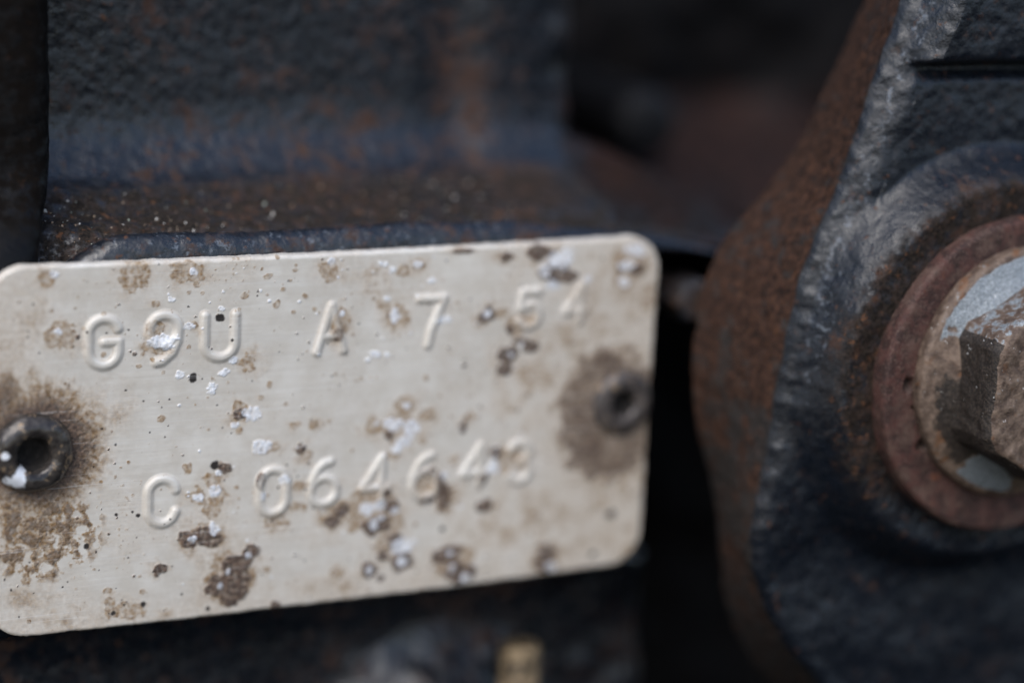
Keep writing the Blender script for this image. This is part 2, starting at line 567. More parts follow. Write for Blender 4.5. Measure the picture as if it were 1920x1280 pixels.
# ---- stains, crusts, corrosion, specks; wide S blobs on the right also paint light falloff : (kind, x px, y px, rx, ry)
S = []
for row in """
T 90 523 18 18;W 102 513 8 7;T 252 515 25 34;T 353 507 32 24;W 363 507 9 8;T 370 530 8 7;T 293 567 9 8;W 322 558 6 6
T 457 550 8 6;T 530 540 6 6;T 572 552 6 6;T 518 567 7 10;T 502 513 8 8;T 617 503 19 18;W 622 488 8 9;T 590 575 5 5;T 553 502 5 4
T 120 630 27 27;W 108 622 8 6;B 147 630 4 5;W 303 637 28 17;T 291 612 15 14;T 276 648 9 14;T 300 655 26 8;W 353 610 13 9;T 364 607 9 8;K 413 593 8 8;W 416 575 6 6
T 462 675 18 18;W 437 673 10 8;W 422 694 10 8;W 400 720 10 8;W 397 733 8 5;W 337 700 7 9;K 363 705 7 11;B 252 660 4 4
T 450 768 20 20;B 450 772 11 10;W 473 773 14 18;W 440 793 8 7;T 447 804 8 7;T 555 790 9 8;T 588 793 9 8;B 563 837 9 11;T 577 850 12 9;T 302 783 7 8;T 307 695 4 4;T 488 743 6 6;T 507 717 5 6
W 490 833 18 14;T 505 835 22 10;T 638 604 17 34;B 634 622 9 14;W 641 585 6 7
W 718 490 9 7;W 735 503 8 10;T 758 503 12 10;T 786 493 15 12;W 785 492 8 7;W 812 522 8 8;W 728 555 8 7;T 716 567 11 9;T 745 590 20 20;W 742 588 10 15;T 757 595 12 14;W 832 597 16 9;W 703 662 11 9;W 690 672 5 4;W 728 660 6 5
B 912 587 15 16;W 913 585 7 8;T 937 583 16 10;T 977 602 28 22;B 955 614 7 12;B 973 634 13 6;B 993 647 16 13;B 953 662 17 17;B 945 690 16 13;W 977 643 5 5;S 932 672 26 26;W 956 662 5 5
B 870 467 22 5;S 930 475 40 24;B 950 477 13 10;B 1012 470 26 15;B 1040 506 28 20;W 1050 483 28 20;B 1070 517 14 12;W 1037 531 14 12;W 1022 505 10 12;B 1052 500 12 8;W 1102 520 8 8;S 1120 530 70 70;S 1180 560 45 80
W 1190 467 23 13;W 1172 497 16 10;W 1170 527 11 9;B 1194 503 14 11;T 1180 500 42 42;B 1163 500 8 14;T 1216 560 16 28;S 1150 480 80 26
T 800 705 5 6;B 870 682 4 4;T 762 757 21 17;W 765 757 7 7;T 702 797 19 19;W 707 790 5 6;T 748 800 34 30;W 740 790 17 14;W 770 800 15 18;W 757 822 16 13;W 745 836 11 9;T 800 775 14 18;T 880 780 13 10;B 868 797 8 12;B 728 812 8 9;T 738 852 12 8;T 792 823 8 8
T 802 908 23 24;B 803 879 15 6;B 823 898 8 16;B 800 933 14 8;B 832 925 14 26;T 832 930 20 30;W 833 888 6 9;T 852 857 9 9;B 930 847 11 14;W 924 873 14 15;B 906 893 9 11;T 942 866 16 24;T 968 857 20 20;B 907 943 13 13;S 905 940 24 18;K 830 988 5 5;K 1147 963 8 8;S 1100 930 14 10;S 1047 997 9 8
T 645 950 20 20;B 640 952 12 12;T 700 955 52 42;W 690 947 18 13;W 713 944 12 11;B 722 921 10 8;B 733 943 16 13;W 740 954 10 7;B 703 980 26 18;W 702 978 8 10;W 712 968 7 6;T 683 922 22 14;T 743 976 18 16
T 728 1016 22 26;B 738 1008 16 18;W 753 1018 24 16;B 750 1046 22 20;W 755 1047 9 12;B 716 1038 10 10;B 690 1063 13 19;W 691 1064 5 10;B 712 1077 8 7;B 837 1033 25 20;W 843 1032 7 7;B 855 1068 26 22;W 848 1060 7 8;W 870 1077 8 9;B 882 1068 10 14;T 850 1050 38 34
B 1020 1045 19 24;W 1033 1060 11 9;T 1020 1045 30 30;K 1112 1038 6 5;S 1080 1020 150 60;S 1190 1010 40 70;T 1185 1030 22 18
S 647 1067 18 14;T 630 1070 13 13
B 424 873 11 11;K 405 869 8 9;W 411 883 7 5;T 398 896 17 14;T 366 927 18 16;W 370 927 11 9;T 408 926 17 24;W 403 917 11 16;T 387 936 16 10;T 397 955 16 14;T 380 1000 40 26;B 377 1003 34 19;W 360 1007 8 7;W 402 984 11 12;B 346 1000 12 12;T 353 875 8 9
B 488 897 8 14;T 517 973 22 16;W 533 893 10 8;W 493 927 5 8;T 560 907 12 12;T 560 945 14 12;T 623 968 24 20;B 622 972 14 12
B 472 1029 15 12;B 447 1055 22 22;B 417 1090 26 24;B 437 1107 24 22;B 397 1097 14 14;B 452 1085 16 22;W 465 1037 5 7;W 428 1068 4 5;W 413 1093 5 6;T 432 1078 44 56
B 298 1063 12 12;T 500 1063 8 6;S 510 1097 10 8;B 517 1130 10 9;K 269 1129 5 6;K 212 1147 4 5;K 259 963 4 4;K 218 962 3 4;K 163 1022 5 6;K 390 1137 4 4;T 202 1105 9 6;T 203 1130 9 14;T 236 1143 36 18
S 130 1155 110 30;S 60 1120 60 60;S 420 1120 80 40;S 300 1150 60 20;S 60 600 50 60;S 30 700 60 60;S 1150 900 110 120;S 1000 700 110 160;S 1100 620 140 110;S 980 980 180 110;S 1130 700 100 200
S 200 760 60 60;S 640 1090 120 40;S 700 520 60 40
""".strip().splitlines():
    for it in row.split(';'):
        k, a, b, c, d = it.split()
        S.append((k, float(a), float(b), float(c), float(d)))
rs = np.random.default_rng(11)
for k, a, b, c, d in list(S):                       # bigger stains bleed into the metal round them
    if k in 'TB' and c > 8:
        S.append(('S', a + rs.uniform(-5, 5), b + rs.uniform(-3, 8), c * 2.0, d * 2.0))
for _ in range(190):
    r = rs.uniform(1.6, 4.5)
    S.append(('T', rs.uniform(0, 1230), rs.uniform(470, 1170), r, r * rs.uniform(.7, 1.4)))
for _ in range(260):
    r = rs.uniform(1.2, 2.4)
    S.append(('K' if rs.random() < .6 else 'B', rs.uniform(0, 1230), rs.uniform(470, 1170), r, r * rs.uniform(.8, 1.3)))
for _ in range(70):
    r = rs.uniform(2.0, 4.5)
    S.append(('W', rs.uniform(300, 1000), rs.uniform(470, 1100), r * .8, r * rs.uniform(.5, 1.0)))
zero = np.zeros_like(GX)
wx1 = fbm(GX, zero, GZ, 1.1, 3, 3.1); wz1 = fbm(GX, zero, GZ, 1.1, 3, 17.7)
wx2 = fbm(GX, zero, GZ, 0.32, 2, 5.9); wz2 = fbm(GX, zero, GZ, 0.32, 2, 41.3)
n_fine = fbm(GX, zero, GZ, 0.34, 3, 63.0)
n_mid = fbm(GX, zero, GZ, 1.3, 4, 81.0)
mask = {k: np.zeros(GX.shape) for k in 'TBWK'}
for k, px, py, rx, ry in S:
    cx, cz = uv(px, py)
    sc = mm_per_px(px, py, 0)
    rx, rz = rx * sc / 0.87, ry * sc
    win = window(cx, cz, rx * 1.7 + .3, rz * 1.7 + .3)
    if win is None:
        continue
    X = GX[win] - cx; Z = GZ[win] - cz
    am = min(rx, rz)
    w1 = min((0.95 if k in 'TS' else .75) * am, 1.0); w2 = min(0.30 * am, 0.22)
    X = X + wx1[win] * w1 + wx2[win] * w2
    Z = Z + wz1[win] * w1 + wz2[win] * w2
    d = np.hypot(X / rx, Z / rz)
    nf = n_fine[win]
    if k == 'T':
        v = (1 - sstep(.78, 1.08, d)) * np.clip(.74 + .25 * sstep(.55, .95, d) + .6 * nf, 0, 1)
    elif k == 'S':
        v = (1 - sstep(.2, 1.25, d)) * np.clip(.48 + .8 * n_mid[win], 0, .78)
        k = 'T'
    elif k == 'B':
        v = (1 - sstep(.86, 1.06, d)) * np.clip(.92 + .9 * nf, 0.25, 1)
    elif k == 'W':
        v = sstep(.0, .20, (1 - d) * 1.3 + nf * .55 - .08) * np.clip(.72 + .9 * nf, .2, .95)
        v *= (1 - sstep(.95, 1.2, d))
    else:
        v = 1 - sstep(.8, 1.1, d)
    mask[k][win] = np.maximum(mask[k][win], v)
# rust weeping from the two rivets
RV = [uv(60, 848), uv(1166, 755)]
ang_n = fbm(np.arctan2(GZ - RV[0][1], GX - RV[0][0]) * 6, np.hypot(GX - RV[0][0], GZ - RV[0][1]) * .35, zero, 0.6, 4, 3.0)
d = np.hypot(GX - RV[0][0] - .4, (GZ - RV[0][1] - .15)) + .75 * ang_n + .5 * wx1
mask['B'] = np.maximum(mask['B'], (1 - sstep(2.7, 4.4, d)) * .95)
mask['T'] = np.maximum(mask['T'], (1 - sstep(3.9, 5.6, d)) * np.clip(.9 + .5 * n_fine, 0, 1))
d = np.hypot((GX - RV[1][0] + 1.0) / 1.08, (GZ - RV[1][1] + .8) / 1.3) + 1.35 * wx1 + .9 * n_mid + .3 * wx2
mask['B'] = np.maximum(mask['B'], (1 - sstep(3.1, 4.3, d)) * np.clip(.72 + .30 * sstep(2.9, 3.6, d) + .6 * n_mid + .3 * n_fine, 0, .95))
mask['T'] = np.maximum(mask['T'], (1 - sstep(3.6, 5.3, d)) * .75)
# flaking rust film under the left rivet
cx, cz = uv(62, 1000)
d = np.hypot((GX - cx) / 4.6, (GZ - cz) / 3.4) + .35 * wx1
n_fl = fbm(GX, zero, GZ, 0.9, 5, 27.0)
mask['T'] = np.maximum(mask['T'], sstep(-.04, .10, n_fl + .42 * (1 - d)) * (1 - sstep(.8, 1.25, d)) * np.clip(.95 + .6 * n_fine, 0, 1))
mask['B'] = np.maximum(mask['B'], .55 * sstep(.10, .24, n_fl + .25 * (1 - d)) * (1 - sstep(.7, 1.1, d)))
cx, cz = uv(5, 745)
d = np.hypot((GX - cx) / 1.6, (GZ - cz) / 2.6) + .4 * wx1
mask['T'] = np.maximum(mask['T'], (1 - sstep(.5, 1.2, d)) * .9)
mask['B'] = np.maximum(mask['B'], (1 - sstep(.2, .9, d)) * .7)
# thin tan film in drifts, with the light's falloff to the right painted in
n_big = fbm(GX, zero, GZ, 5.5, 5, 101.0)
side_w = np.maximum(sstep(8, 22, GX), np.maximum(sstep(-17, -24, GX), sstep(-8.5, -12.3, GZ)))
film = np.clip(.60 * n_big + .05 + .40 * side_w, 0, .62)  # tan film plus the painted light falloff to the right
mask['T'] = np.maximum(mask['T'], film * np.clip(.8 + .5 * n_fine, 0, 1))
# fine pitting in drifts, dirt settled along the raised strokes
n_p = fbm(GX, zero, GZ, .30, 4, 131.0)
mask['T'] = np.maximum(mask['T'], .75 * sstep(.40, .56, n_p + .45 * n_big + .12 * n_mid))
mask['K'] = np.maximum(mask['K'], .7 * sstep(.62, .72, fbm(GX, zero, GZ, .22, 3, 151.0) + .3 * n_mid))
mask['T'] = np.maximum(mask['T'], .45 * sstep(0, .02, EH) * (1 - sstep(.03, .09, EH)) * np.clip(.55 + 1.2 * n_mid, 0, 1))
# grimy rim
mask['T'] = np.maximum(mask['T'], (1 - sstep(.0, .9, RIM + .5 * n_mid)) * np.clip(.25 + .8 * n_mid, 0, .7) * (GZ < 11))
# raised letters are rubbed cleaner
for k in 'TB':
    mask[k] *= 1 - .35 * sstep(.05, .15, EH)
STAIN = np.stack([np.clip(mask[k], 0, 1) for k in 'TBWK'], -1)
relief = .05 * mask['B'] * (.5 + n_fine) + .035 * mask['W'] * (.7 + 1.0 * n_fine) + .006 * n_fine
pillow = .22 * fbm(GX, zero, GZ, 16, 2, 9.0)
r_e = 0.28
rimdrop = np.where(RIM < r_e, r_e - np.sqrt(np.maximum(r_e ** 2 - (r_e - np.clip(RIM, 0, r_e)) ** 2, 0)), 0)
GY = -EH - relief * (RIM > .1) - pillow + rimdrop
near = 1 - sstep(0, 1.6, RIM)
GX = GX + .09 * wx1 * near
GZ = GZ + .09 * wz1 * near - .16 * (1 - (GX / 24) ** 2)
V = np.stack([GX, GY, GZ], -1).reshape(-1, 3)
F = grid_faces(len(zrow), nx)
st = STAIN.reshape(-1, 4)
# edge wall and back
nr = len(zrow)
loop = list(range(0, nx)) + [i * nx + nx - 1 for i in range(1, nr)] + [(nr - 1) * nx + j for j in range(nx - 2, -1, -1)] + [i * nx for i in range(nr - 2, 0, -1)]
loop = np.array(loop)
face_id = CHAR_ID.reshape(-1)[F].max(1)
fcx = V[F].mean(1)
hole = np.zeros(len(F), bool)
for c in RV:
    hole |= np.hypot(fcx[:, 0] - c[0], fcx[:, 2] - c[1]) < 1.6
Vb, Fb, Ab = sub(V, F, (face_id < 0) & ~hole, {'stain': st})
build('plate_sheet', Vb, Fb, M_PLATE, plate, Ab)
ec = np.concatenate([V[loop], V[loop] * [1, 0, 1] + [0, .75, 0]])
nl = len(loop)
q = np.arange(nl)
ef = np.stack([q, q + nl, (q + 1) % nl + nl, (q + 1) % nl], -1)
es = np.tile(st[loop] * .6, (2, 1))
build('plate_edge', ec, ef, M_PLATE, plate, {'stain': es})
for ci, (ch, *_r) in enumerate(CHARS):
    vb, fb, ab = sub(V, F, face_id == ci, {'stain': st})
    row = 'upper' if ci < 7 else 'lower'
    build('embossed_letter' if ch.isalpha() else 'embossed_digit', vb, fb, M_PLATE, plate, ab,
          label='raised %s %s in the %s row' % ('letter' if ch.isalpha() else 'digit', ch, row))

# ------------------------------------------------------------------ rivets
def rivet(c, label, blotches, hole, mat, tall):
    root = empty('rivet', (c[0], 0, c[1]), label, 'rivet', 'hollow rivets holding the plate')
    pr = [(2.62, .25), (2.70, .0), (2.69, -.22), (2.60, -.46), (2.42, -.70), (2.16, -.90), (1.88, -1.0),
          (1.60, -1.0), (1.40 * hole, -.94), (1.25 * hole, -.82), (1.14 * hole, -.64), (1.08 * hole, -.40), (1.06 * hole, -.1)]
    wide = 1.0 if tall > .9 else .9
    pr = [(r * wide if r > 1.5 else r, y * (tall if y < 0 else 1)) for r, y in pr]
    pr = resample(pr, 46)
    pr = blur(pr, 2)

    def jit(A, R, Y):
        n = fbm(np.cos(A) * 2, np.sin(A) * 2, Y + R, 1.4, 3, c[0])
        return R + .10 * n, Y + .10 * fbm(np.cos(A) * R, np.sin(A) * R, Y, 1.1, 3, c[0] + 4)
    V, F = revolve(pr, (c[0], 0, c[1]), 120, jit)
    blotch = np.zeros(len(V))
    for (ax_, az_, r, rz_) in blotches:
        nn = fbm(V[:, 0], V[:, 1], V[:, 2], .5, 3, 2.0)
        dd = np.hypot((V[:, 0] - c[0] - ax_) / r, (V[:, 2] - c[1] - az_) / rz_) + .8 * nn
        blotch = np.maximum(blotch, 1 - sstep(.8, 1.05, dd))
    build('head', V, F, mat, root, {'blotch': blotch})
    V, F = revolve([(1.09 * hole, -.36 * tall), (1.07 * hole, -.1), (1.0 * hole, .6), (.95 * hole, .82), (.6 * hole, .86), (.02, .86)], (c[0], 0, c[1]), 64)
    build('bore', V, F, M_BORE, root)


rivet(RV[0], 'dark glossy rivet with white blotches near the left end of the plate', [(-1.15, -1.55, .75, .5), (-.95, -1.15, .35, .5), (-2.0, .2, .3, .28)], 1.0, M_RIVET, 1.0)
rivet(RV[1], 'blurred dark rivet in a brown stain at the right end of the plate', [], .86, M_RIVET_DULL, .48)

# ================================================================== ENGINE BLOCK
block = empty('engine_block', (0, 20, -30), 'dark painted cast engine block behind the data plate, rusty and grimy', 'engine block')


def top_of_bead(x):
    # the cast pad's rounded top runs a little above the plate and dips at both ends
    return 13.75 - 2.8 * sstep(-15.0, -22.0, x) - 1.3 * sstep(12, 23, x) + .12 * np.sin(x * .35)


xs = np.linspace(-60, 46, 590)
rows = []
NP_ = 430
for x in xs:
    b = float(top_of_bead(x))
    yb = 12.9 + .085 * (min(max(x, -30), 30) + 20) + (0.6 * math.exp(-((x - 14.5) / 2.2) ** 2))          # panel with a shallow upright dent
    lz = 13.15 + .045 * (x + 20) * 0
    pts = [(yb - 1.3, 48), (yb - .3, 24.5), (yb - .25, 20.5), (yb - .4, 19.0)]
    pts += [(yb - .7, 17.9), (yb - 2.2, 16.0), (yb - 4.3, 14.75)]     # fillet down to the ledge
    pts += [(7.8, 13.9), (6.0, 13.45), (4.9, min(12.5, b - .7)), (3.8, min(11.3, b - 1.9))]  # ledge and crevice behind the bead
    pts += [(3.1, b - .45), (2.6, b - .05), (1.95, b + .08), (1.35, b - .2), (1.0, b - .75), (0.9, b - 1.4)]
    pts += [(0.9, 8), (0.9, -11.6), (1.2, -12.9), (2.5, -13.6), (6.0, -14.3), (7.6, -15.3), (8.2, -18), (8.4, -24), (8.8, -40)]
    rows.append(resample(pts, NP_))
rows = np.array(rows)
rows = blur(rows, 2, 1)
X = np.repeat(xs[:, None], NP_, 1)
Yg, Zg = rows[..., 0].copy(), rows[..., 1].copy()
# the panel ends on the right: everything turns back into the dark gap
edge = np.interp(Zg, [-40, -15, -12, 11.3, 13.0, 14.6, 17.5, 48], [32, 30, 23.6, 23.6, 44.0, 44.0, 25.6, 25.0]) + .5 * fbm(X * 0, Yg * 0, Zg, 6, 2)
RT = 2.2
over = np.clip(X - edge + RT, 0, None)
Yg += np.where(over < RT, RT - np.sqrt(np.maximum(RT ** 2 - np.minimum(over, RT) ** 2, 0)), RT + (over - RT) * 7)
Zg -= np.where(Zg > 11, .012 * np.clip(X - 19, 0, None) ** 2, 0)
# lower boss round the brass stud
bx, bz = 11.5, -28.0
d = np.hypot((X - bx) / 1.25, Zg - bz)
Yg -= 6.5 * (1 - sstep(.5, 9.5, d + 1.6 * fbm(X, X * 0, Zg, 4, 3, 6.0))) * (Zg < -15)
lump = fbm(X, Yg, Zg, 2.6, 4, 5.0)
cast = ((Zg > 12.4) | (Zg < -13.3))
grn = fbm(X, Yg, Zg, .62, 3, 25.0)
Yg += (.10 * lump + .09 * grn) * cast
Zg += .10 * grn * (Zg > 12.4) * (Yg < 12)
Yg += .9 * fbm(X, Yg, Zg, 3.5, 3, 71.0) * sstep(20, 26, X) * cast
Zg += .9 * fbm(X, Yg, Zg, 3.0, 3, 73.0) * sstep(21, 26, X) * (Zg > 12.4)
Zg += .18 * fbm(X, Yg, Zg, 1.6, 4, 15.0) * (Zg > 12.6)
rust = np.clip(.35 * fbm(X, Yg, Zg, 7, 3, 50.0) + .22, 0, 1)
rust += .20 * np.exp(-((X - 14.5) / 2.0) ** 2) * (Zg > 15.5) + .22 * sstep(16.5, 14.5, Zg) * (Yg > 4.2) * (Zg > 12) + .10 * sstep(10, 24, X) * (Zg > 13) + .3 * sstep(24, 28, X) * (Zg > 5)
ledge = sstep(15.9, 14.6, Zg) * sstep(3.0, 4.2, Yg) * (Zg > 11)
grime = np.clip(ledge * 1.15, 0, 1) * (1 - .35 * sstep(20, 26, X))
rust -= .25 * sstep(17, 24, X) * (Zg > 5)
V = np.stack([X, Yg, Zg], -1).reshape(-1, 3)
F = grid_faces(len(xs), NP_)
bead_w = .42 * ((Yg < 3.2) & (Zg > 12.3)) * sstep(24, 10, X)  # pale highlight painted on the bead, patchy like rubbed paint
A = {'rust': rust.ravel(), 'grime': grime.ravel(), 'wear_highlight': bead_w.ravel()}
fz = Zg.ravel()[F].mean(1); fy = Yg.ravel()[F].mean(1)
fj = (F.min(1) % NP_)
zt = rows[260]
j1 = int(np.argmax(zt[:, 1] < 17.6)); j2 = int(np.argmax((zt[:, 0] < 3.7))); j3 = int(np.argmax(zt[:, 1] < -12.8))
ends = (V[F].mean(1)[:, 0] > 23.8) & (fj < j2)
for nm, mk, lb in (('recessed_panel', fj < j1, 'blue grey painted panel set back above the ledge'),
                   ('ledge', (fj >= j1) & (fj < j2), 'dirty brown ledge below the recessed panel'),
                   ('plate_pad', (fj >= j2) & (fj < j3), 'raised pad behind the data plate'),
                   ('lower_web', fj >= j3, 'dark shaded casting below the data plate')):
    v, f, a = sub(V, F, mk & ~ends, A)
    build(nm, v, f, M_BLOCK, block, a, label=lb)
v, f, a = sub(V, F, ends, A)
build('ledge_end', v, f, M_LEDGE_END, block, a, label='dark reddish end of the ledge in the gap')

# upright rib at the far left, its foot flaring into the ledge
zz = np.linspace(50, 9.0, 260)
aa = np.linspace(0, 1, 120)
RX = []
for z in zz:
    fl = float(sstep(18.5, 11.5, np.array(z)))
    x1 = -18.9 - 1.6 * fl
    yf = 4.2 - 3.4 * fl
    pts = [(-60, yf + .6 - 1.0 * fl), (-26, yf + .1), (-21.5, yf - .2), (x1 - 1.2, yf - .1), (x1 - .35, yf + .25), (x1, yf + 1.1), (x1 + .3, yf + 4), (x1 + 1.6, 15.0), (x1 + 3, 16.8)]
    RX.append(blur(resample(pts, 150), 3))
RX = np.array(RX)
Zr = np.repeat(zz[:, None], 150, 1)
Xr, Yr = RX[..., 0], RX[..., 1]
Xr = Xr + .25 * fbm(Xr, Yr, Zr, 3.0, 4, 2.0)
Yr = Yr + .25 * fbm(Xr, Yr, Zr, 2.0, 4, 8.0)
V = np.stack([Xr, Yr, Zr], -1).reshape(-1, 3)
gr = .6 * np.ones_like(Zr)
gr = .9 * sstep(12.5, 16.0, Zr) + .1
build('upright_rib', V, grid_faces(260, 150)[:, ::-1], M_RIB, block, {'rust': np.full(V.shape[0], .1), 'grime': gr.ravel()}, label='black greasy rib left of the panel')

# deep casting seen through the gap
gx, gz = np.meshgrid(np.linspace(20, 110, 160), np.linspace(-55, 75, 220), indexing='ij')
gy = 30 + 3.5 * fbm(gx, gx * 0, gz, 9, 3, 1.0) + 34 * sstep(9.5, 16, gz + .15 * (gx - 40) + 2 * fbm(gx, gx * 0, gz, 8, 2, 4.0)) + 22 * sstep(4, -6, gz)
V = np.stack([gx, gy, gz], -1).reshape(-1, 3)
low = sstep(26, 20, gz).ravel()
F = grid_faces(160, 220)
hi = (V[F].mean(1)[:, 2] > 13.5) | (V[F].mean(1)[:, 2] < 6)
for nm, mk, mt, lb in (('inner_wall', hi, M_DARK, 'inner casting deep in the gap, its shade painted black'), ('inner_web', ~hi, M_WEB, 'dim rusty casting low in the gap')):
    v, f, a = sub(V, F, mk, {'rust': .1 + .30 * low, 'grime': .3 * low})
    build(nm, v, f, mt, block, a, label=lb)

c = P(1222, 236, 34)
V, F = revolve(resample([(3.3, 34), (3.3, 2.0), (3.0, .8), (2.2, .2), (1.0, 0), (.02, 0)], 60), (c[0], c[1], c[2]), 48)
build('inner_boss', V, F, M_WEB, block, {'rust': np.full(len(V), -.5), 'grime': np.zeros(len(V))}, label='faint blue grey boss deep in the dark gap')

# ================================================================== BRACKET
NEAR = [(1760, -190), (1725, -100), (1690, 0), (1652, 110), (1610, 230), (1560, 380), (1524, 450), (1488, 560), (1460, 700), (1440, 830), (1414, 940), (1402, 1030), (1432, 1140), (1480, 1220), (1540, 1290), (1640, 1370), (1760, 1440)]
FAR = [(1705, -190), (1664, -100), (1620, 0), (1564, 130), (1492, 280), (1400, 400), (1347, 450), (1308, 560), (1294, 700), (1308, 820), (1340, 920), (1346, 990), (1360, 1140), (1404, 1235), (1455, 1290), (1550, 1380), (1680, 1450)]
Y_NEAR, Y_FAR, Y_FACE = -12.4, -4.0, -13.6
nt = 420
E_ = blur(resample([P(a, b, Y_NEAR) for a, b in NEAR], nt), 9)
Fr = blur(resample([P(a, b, Y_FAR) for a, b in FAR], nt), 9)
bracket = empty('cast_bracket', (45, -9, -25), 'thick rusty cast iron bracket in front of the block, right of the plate', 'bracket')
BC = np.array([42.9, 5.3])                       # bolt axis (x, z)
ns, nf_, nfr = 46, 16, 330
tt = np.linspace(0, 1, ns)
side = Fr[:, None, :] * (1 - tt)[None, :, None] + E_[:, None, :] * tt[None, :, None]
backp = Fr + np.array([7, 3.0, 0])
side = np.concatenate([backp[:, None, :], side], 1)
RF = 1.5
# fillet + front face
sx = np.concatenate([np.linspace(0, 1, nf_)[1:] * RF * 1.6, RF * 1.6 + (np.linspace(0, 1, nfr)[1:] ** 1.15) * 62])
fx = E_[:, None, 0] + sx[None, :]
fzz = np.repeat(E_[:, 2][:, None], len(sx), 1)
drop = np.where(sx < RF * 1.6, np.sqrt(np.maximum(1 - (1 - sx / (RF * 1.6)) ** 2, 0)), 1.0)
fyy = Y_NEAR + (Y_FACE - Y_NEAR) * drop[None, :] + 0 * fx
rr = np.hypot(fx - BC[0], fzz - BC[1])
inner = sstep(0, 2.2, sx)[None, :]
fyy += -3.3 * (1 - sstep(13.2, 16.0, rr)) * inner                 # raised seat under the washer
fyy += 0.7 * sstep(-3.5, -11, fzz) * sstep(13, 17, rr) * inner     # face falls back below
lug = sstep(26.55, 26.95, fzz - .012 * (fx - 34) + .12 * fbm(fx, fx * 0, fzz, 3, 3, 77.0)) * sstep(0.6, 2.6, sx)[None, :]
fyy += -.045 * np.clip(fzz - 8, 0, None) * inner
fyy += -1.5 * lug
fyy += .9 * np.exp(-((fzz - 26.3) / .55) ** 2) * sstep(1.2, 3.4, sx)[None, :]
fyy += .10 * fbm(fx, fyy, fzz, .9, 3, 19.0) + .17 * fbm(fx, fyy, fzz, 2.4, 4, 12.0) + .5 * fbm(fx, fyy * 0, fzz, 7.0, 2, 22.0) * inner
front = np.stack([fx, fyy, fzz], -1)
allp = np.concatenate([side, front], 1)
k = allp.shape[1]
wob = fbm(allp[..., 0], allp[..., 1], allp[..., 2], 1.3, 4, 33.0)
allp[:, :ns + nf_, 0] += .26 * wob[:, :ns + nf_]
V = allp.reshape(-1, 3)
F = grid_faces(nt, k)
rust = np.zeros((nt, k))
rust[:, :ns] = .18 + .30 * sstep(-14, 14, allp[:, :ns, 2])
rrr = np.hypot(allp[..., 0] - BC[0], allp[..., 2] - BC[1])
rust += .50 * (1 - sstep(13.0, 14.6, rrr)) * (allp[..., 2] > -3) * (np.arange(k) > ns)
rust += np.clip(.35 * fbm(V[:, 0], V[:, 1], V[:, 2], 5, 3, 60.0), -.1, .3).reshape(nt, k)
grime = .95 * (1 - sstep(13.2, 14.6, rrr)) * sstep(-6, 1, allp[..., 2]) * (np.arange(k) > ns) + .2 * (np.arange(k) <= ns)
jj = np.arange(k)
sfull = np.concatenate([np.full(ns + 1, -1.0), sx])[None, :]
wear_highlight = np.exp(-((sfull - 1.1) / .9) ** 2) * (sfull > 0) * sstep(-8, 10, allp[..., 2]) * .52  # pale highlight painted along the near edge as worn paint
wear_highlight = np.maximum(wear_highlight, .22 * np.exp(-((rrr - 14.9) / .7) ** 2) * (sfull > 0) * sstep(2, 12, allp[..., 2]))
A = {'rust': rust.ravel(), 'grime': grime.ravel() + 0 * rust.ravel(), 'wear_highlight': wear_highlight.ravel()}
fj = F.min(1) % k
fc = V[F].mean(1)
r_f = np.hypot(fc[:, 0] - BC[0], fc[:, 2] - BC[1])
is_side = fj < ns
is_lug = (~is_side) & (fc[:, 2] > 26.75)
is_seat = (~is_side) & (~is_lug) & (r_f < 14.2) & (fj > ns + nf_)
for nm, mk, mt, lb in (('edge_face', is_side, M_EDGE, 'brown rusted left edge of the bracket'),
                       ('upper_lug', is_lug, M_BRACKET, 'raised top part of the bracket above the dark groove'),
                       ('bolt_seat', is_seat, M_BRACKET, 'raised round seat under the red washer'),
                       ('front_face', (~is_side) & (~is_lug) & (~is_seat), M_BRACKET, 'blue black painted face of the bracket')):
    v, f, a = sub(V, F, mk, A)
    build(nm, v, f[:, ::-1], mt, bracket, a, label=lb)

# ------------------------------------------------------------------ washer
Y_SEAT = Y_FACE - 3.3
Y_W = Y_SEAT - 1.5
washer = empty('flat_washer', (BC[0], Y_SEAT, BC[1] - 11.3), 'large red rusted washer under the bolt head', 'washer')
RW = 11.25
pr = [(4.6, Y_SEAT + .8), (4.6, Y_W + .1), (4.7, Y_W)] + [(r, Y_W) for r in np.linspace(4.9, RW - .45, 70)] + arc((RW - .4, Y_W + .4), .4, -90, 0, 8)[1:] + [(RW, Y_SEAT - .3), (RW - .05, Y_SEAT + .8)]
PITS = [P(1706, 722, Y_W), P(1716, 764, Y_W), P(1728, 832, Y_W)]


def wj(A, R, Y):
    n = fbm(np.cos(A) * R, Y * 0, np.sin(A) * R, 1.6, 4, 71.0)
    return R + .05 * n, Y + .07 * n


V, F = revolve(pr, (BC[0], 0, BC[1]), 360, wj)
pit = np.zeros(len(V))
for i, p in enumerate(PITS):
    nn = fbm(V[:, 0], V[:, 1], V[:, 2], .7, 3, i * 3.0)
    dd = np.hypot((V[:, 0] - p[0]) / (.45, .95, .5)[i], (V[:, 2] - p[2]) / (.5, .3, .55)[i]) + 1.1 * nn
    pit = np.maximum(pit, (1 - sstep(.6, 1.05, dd)))
V[:, 1] += .5 * pit
build('ring', V, F, M_WASHER, washer, {'pit': pit * .6})

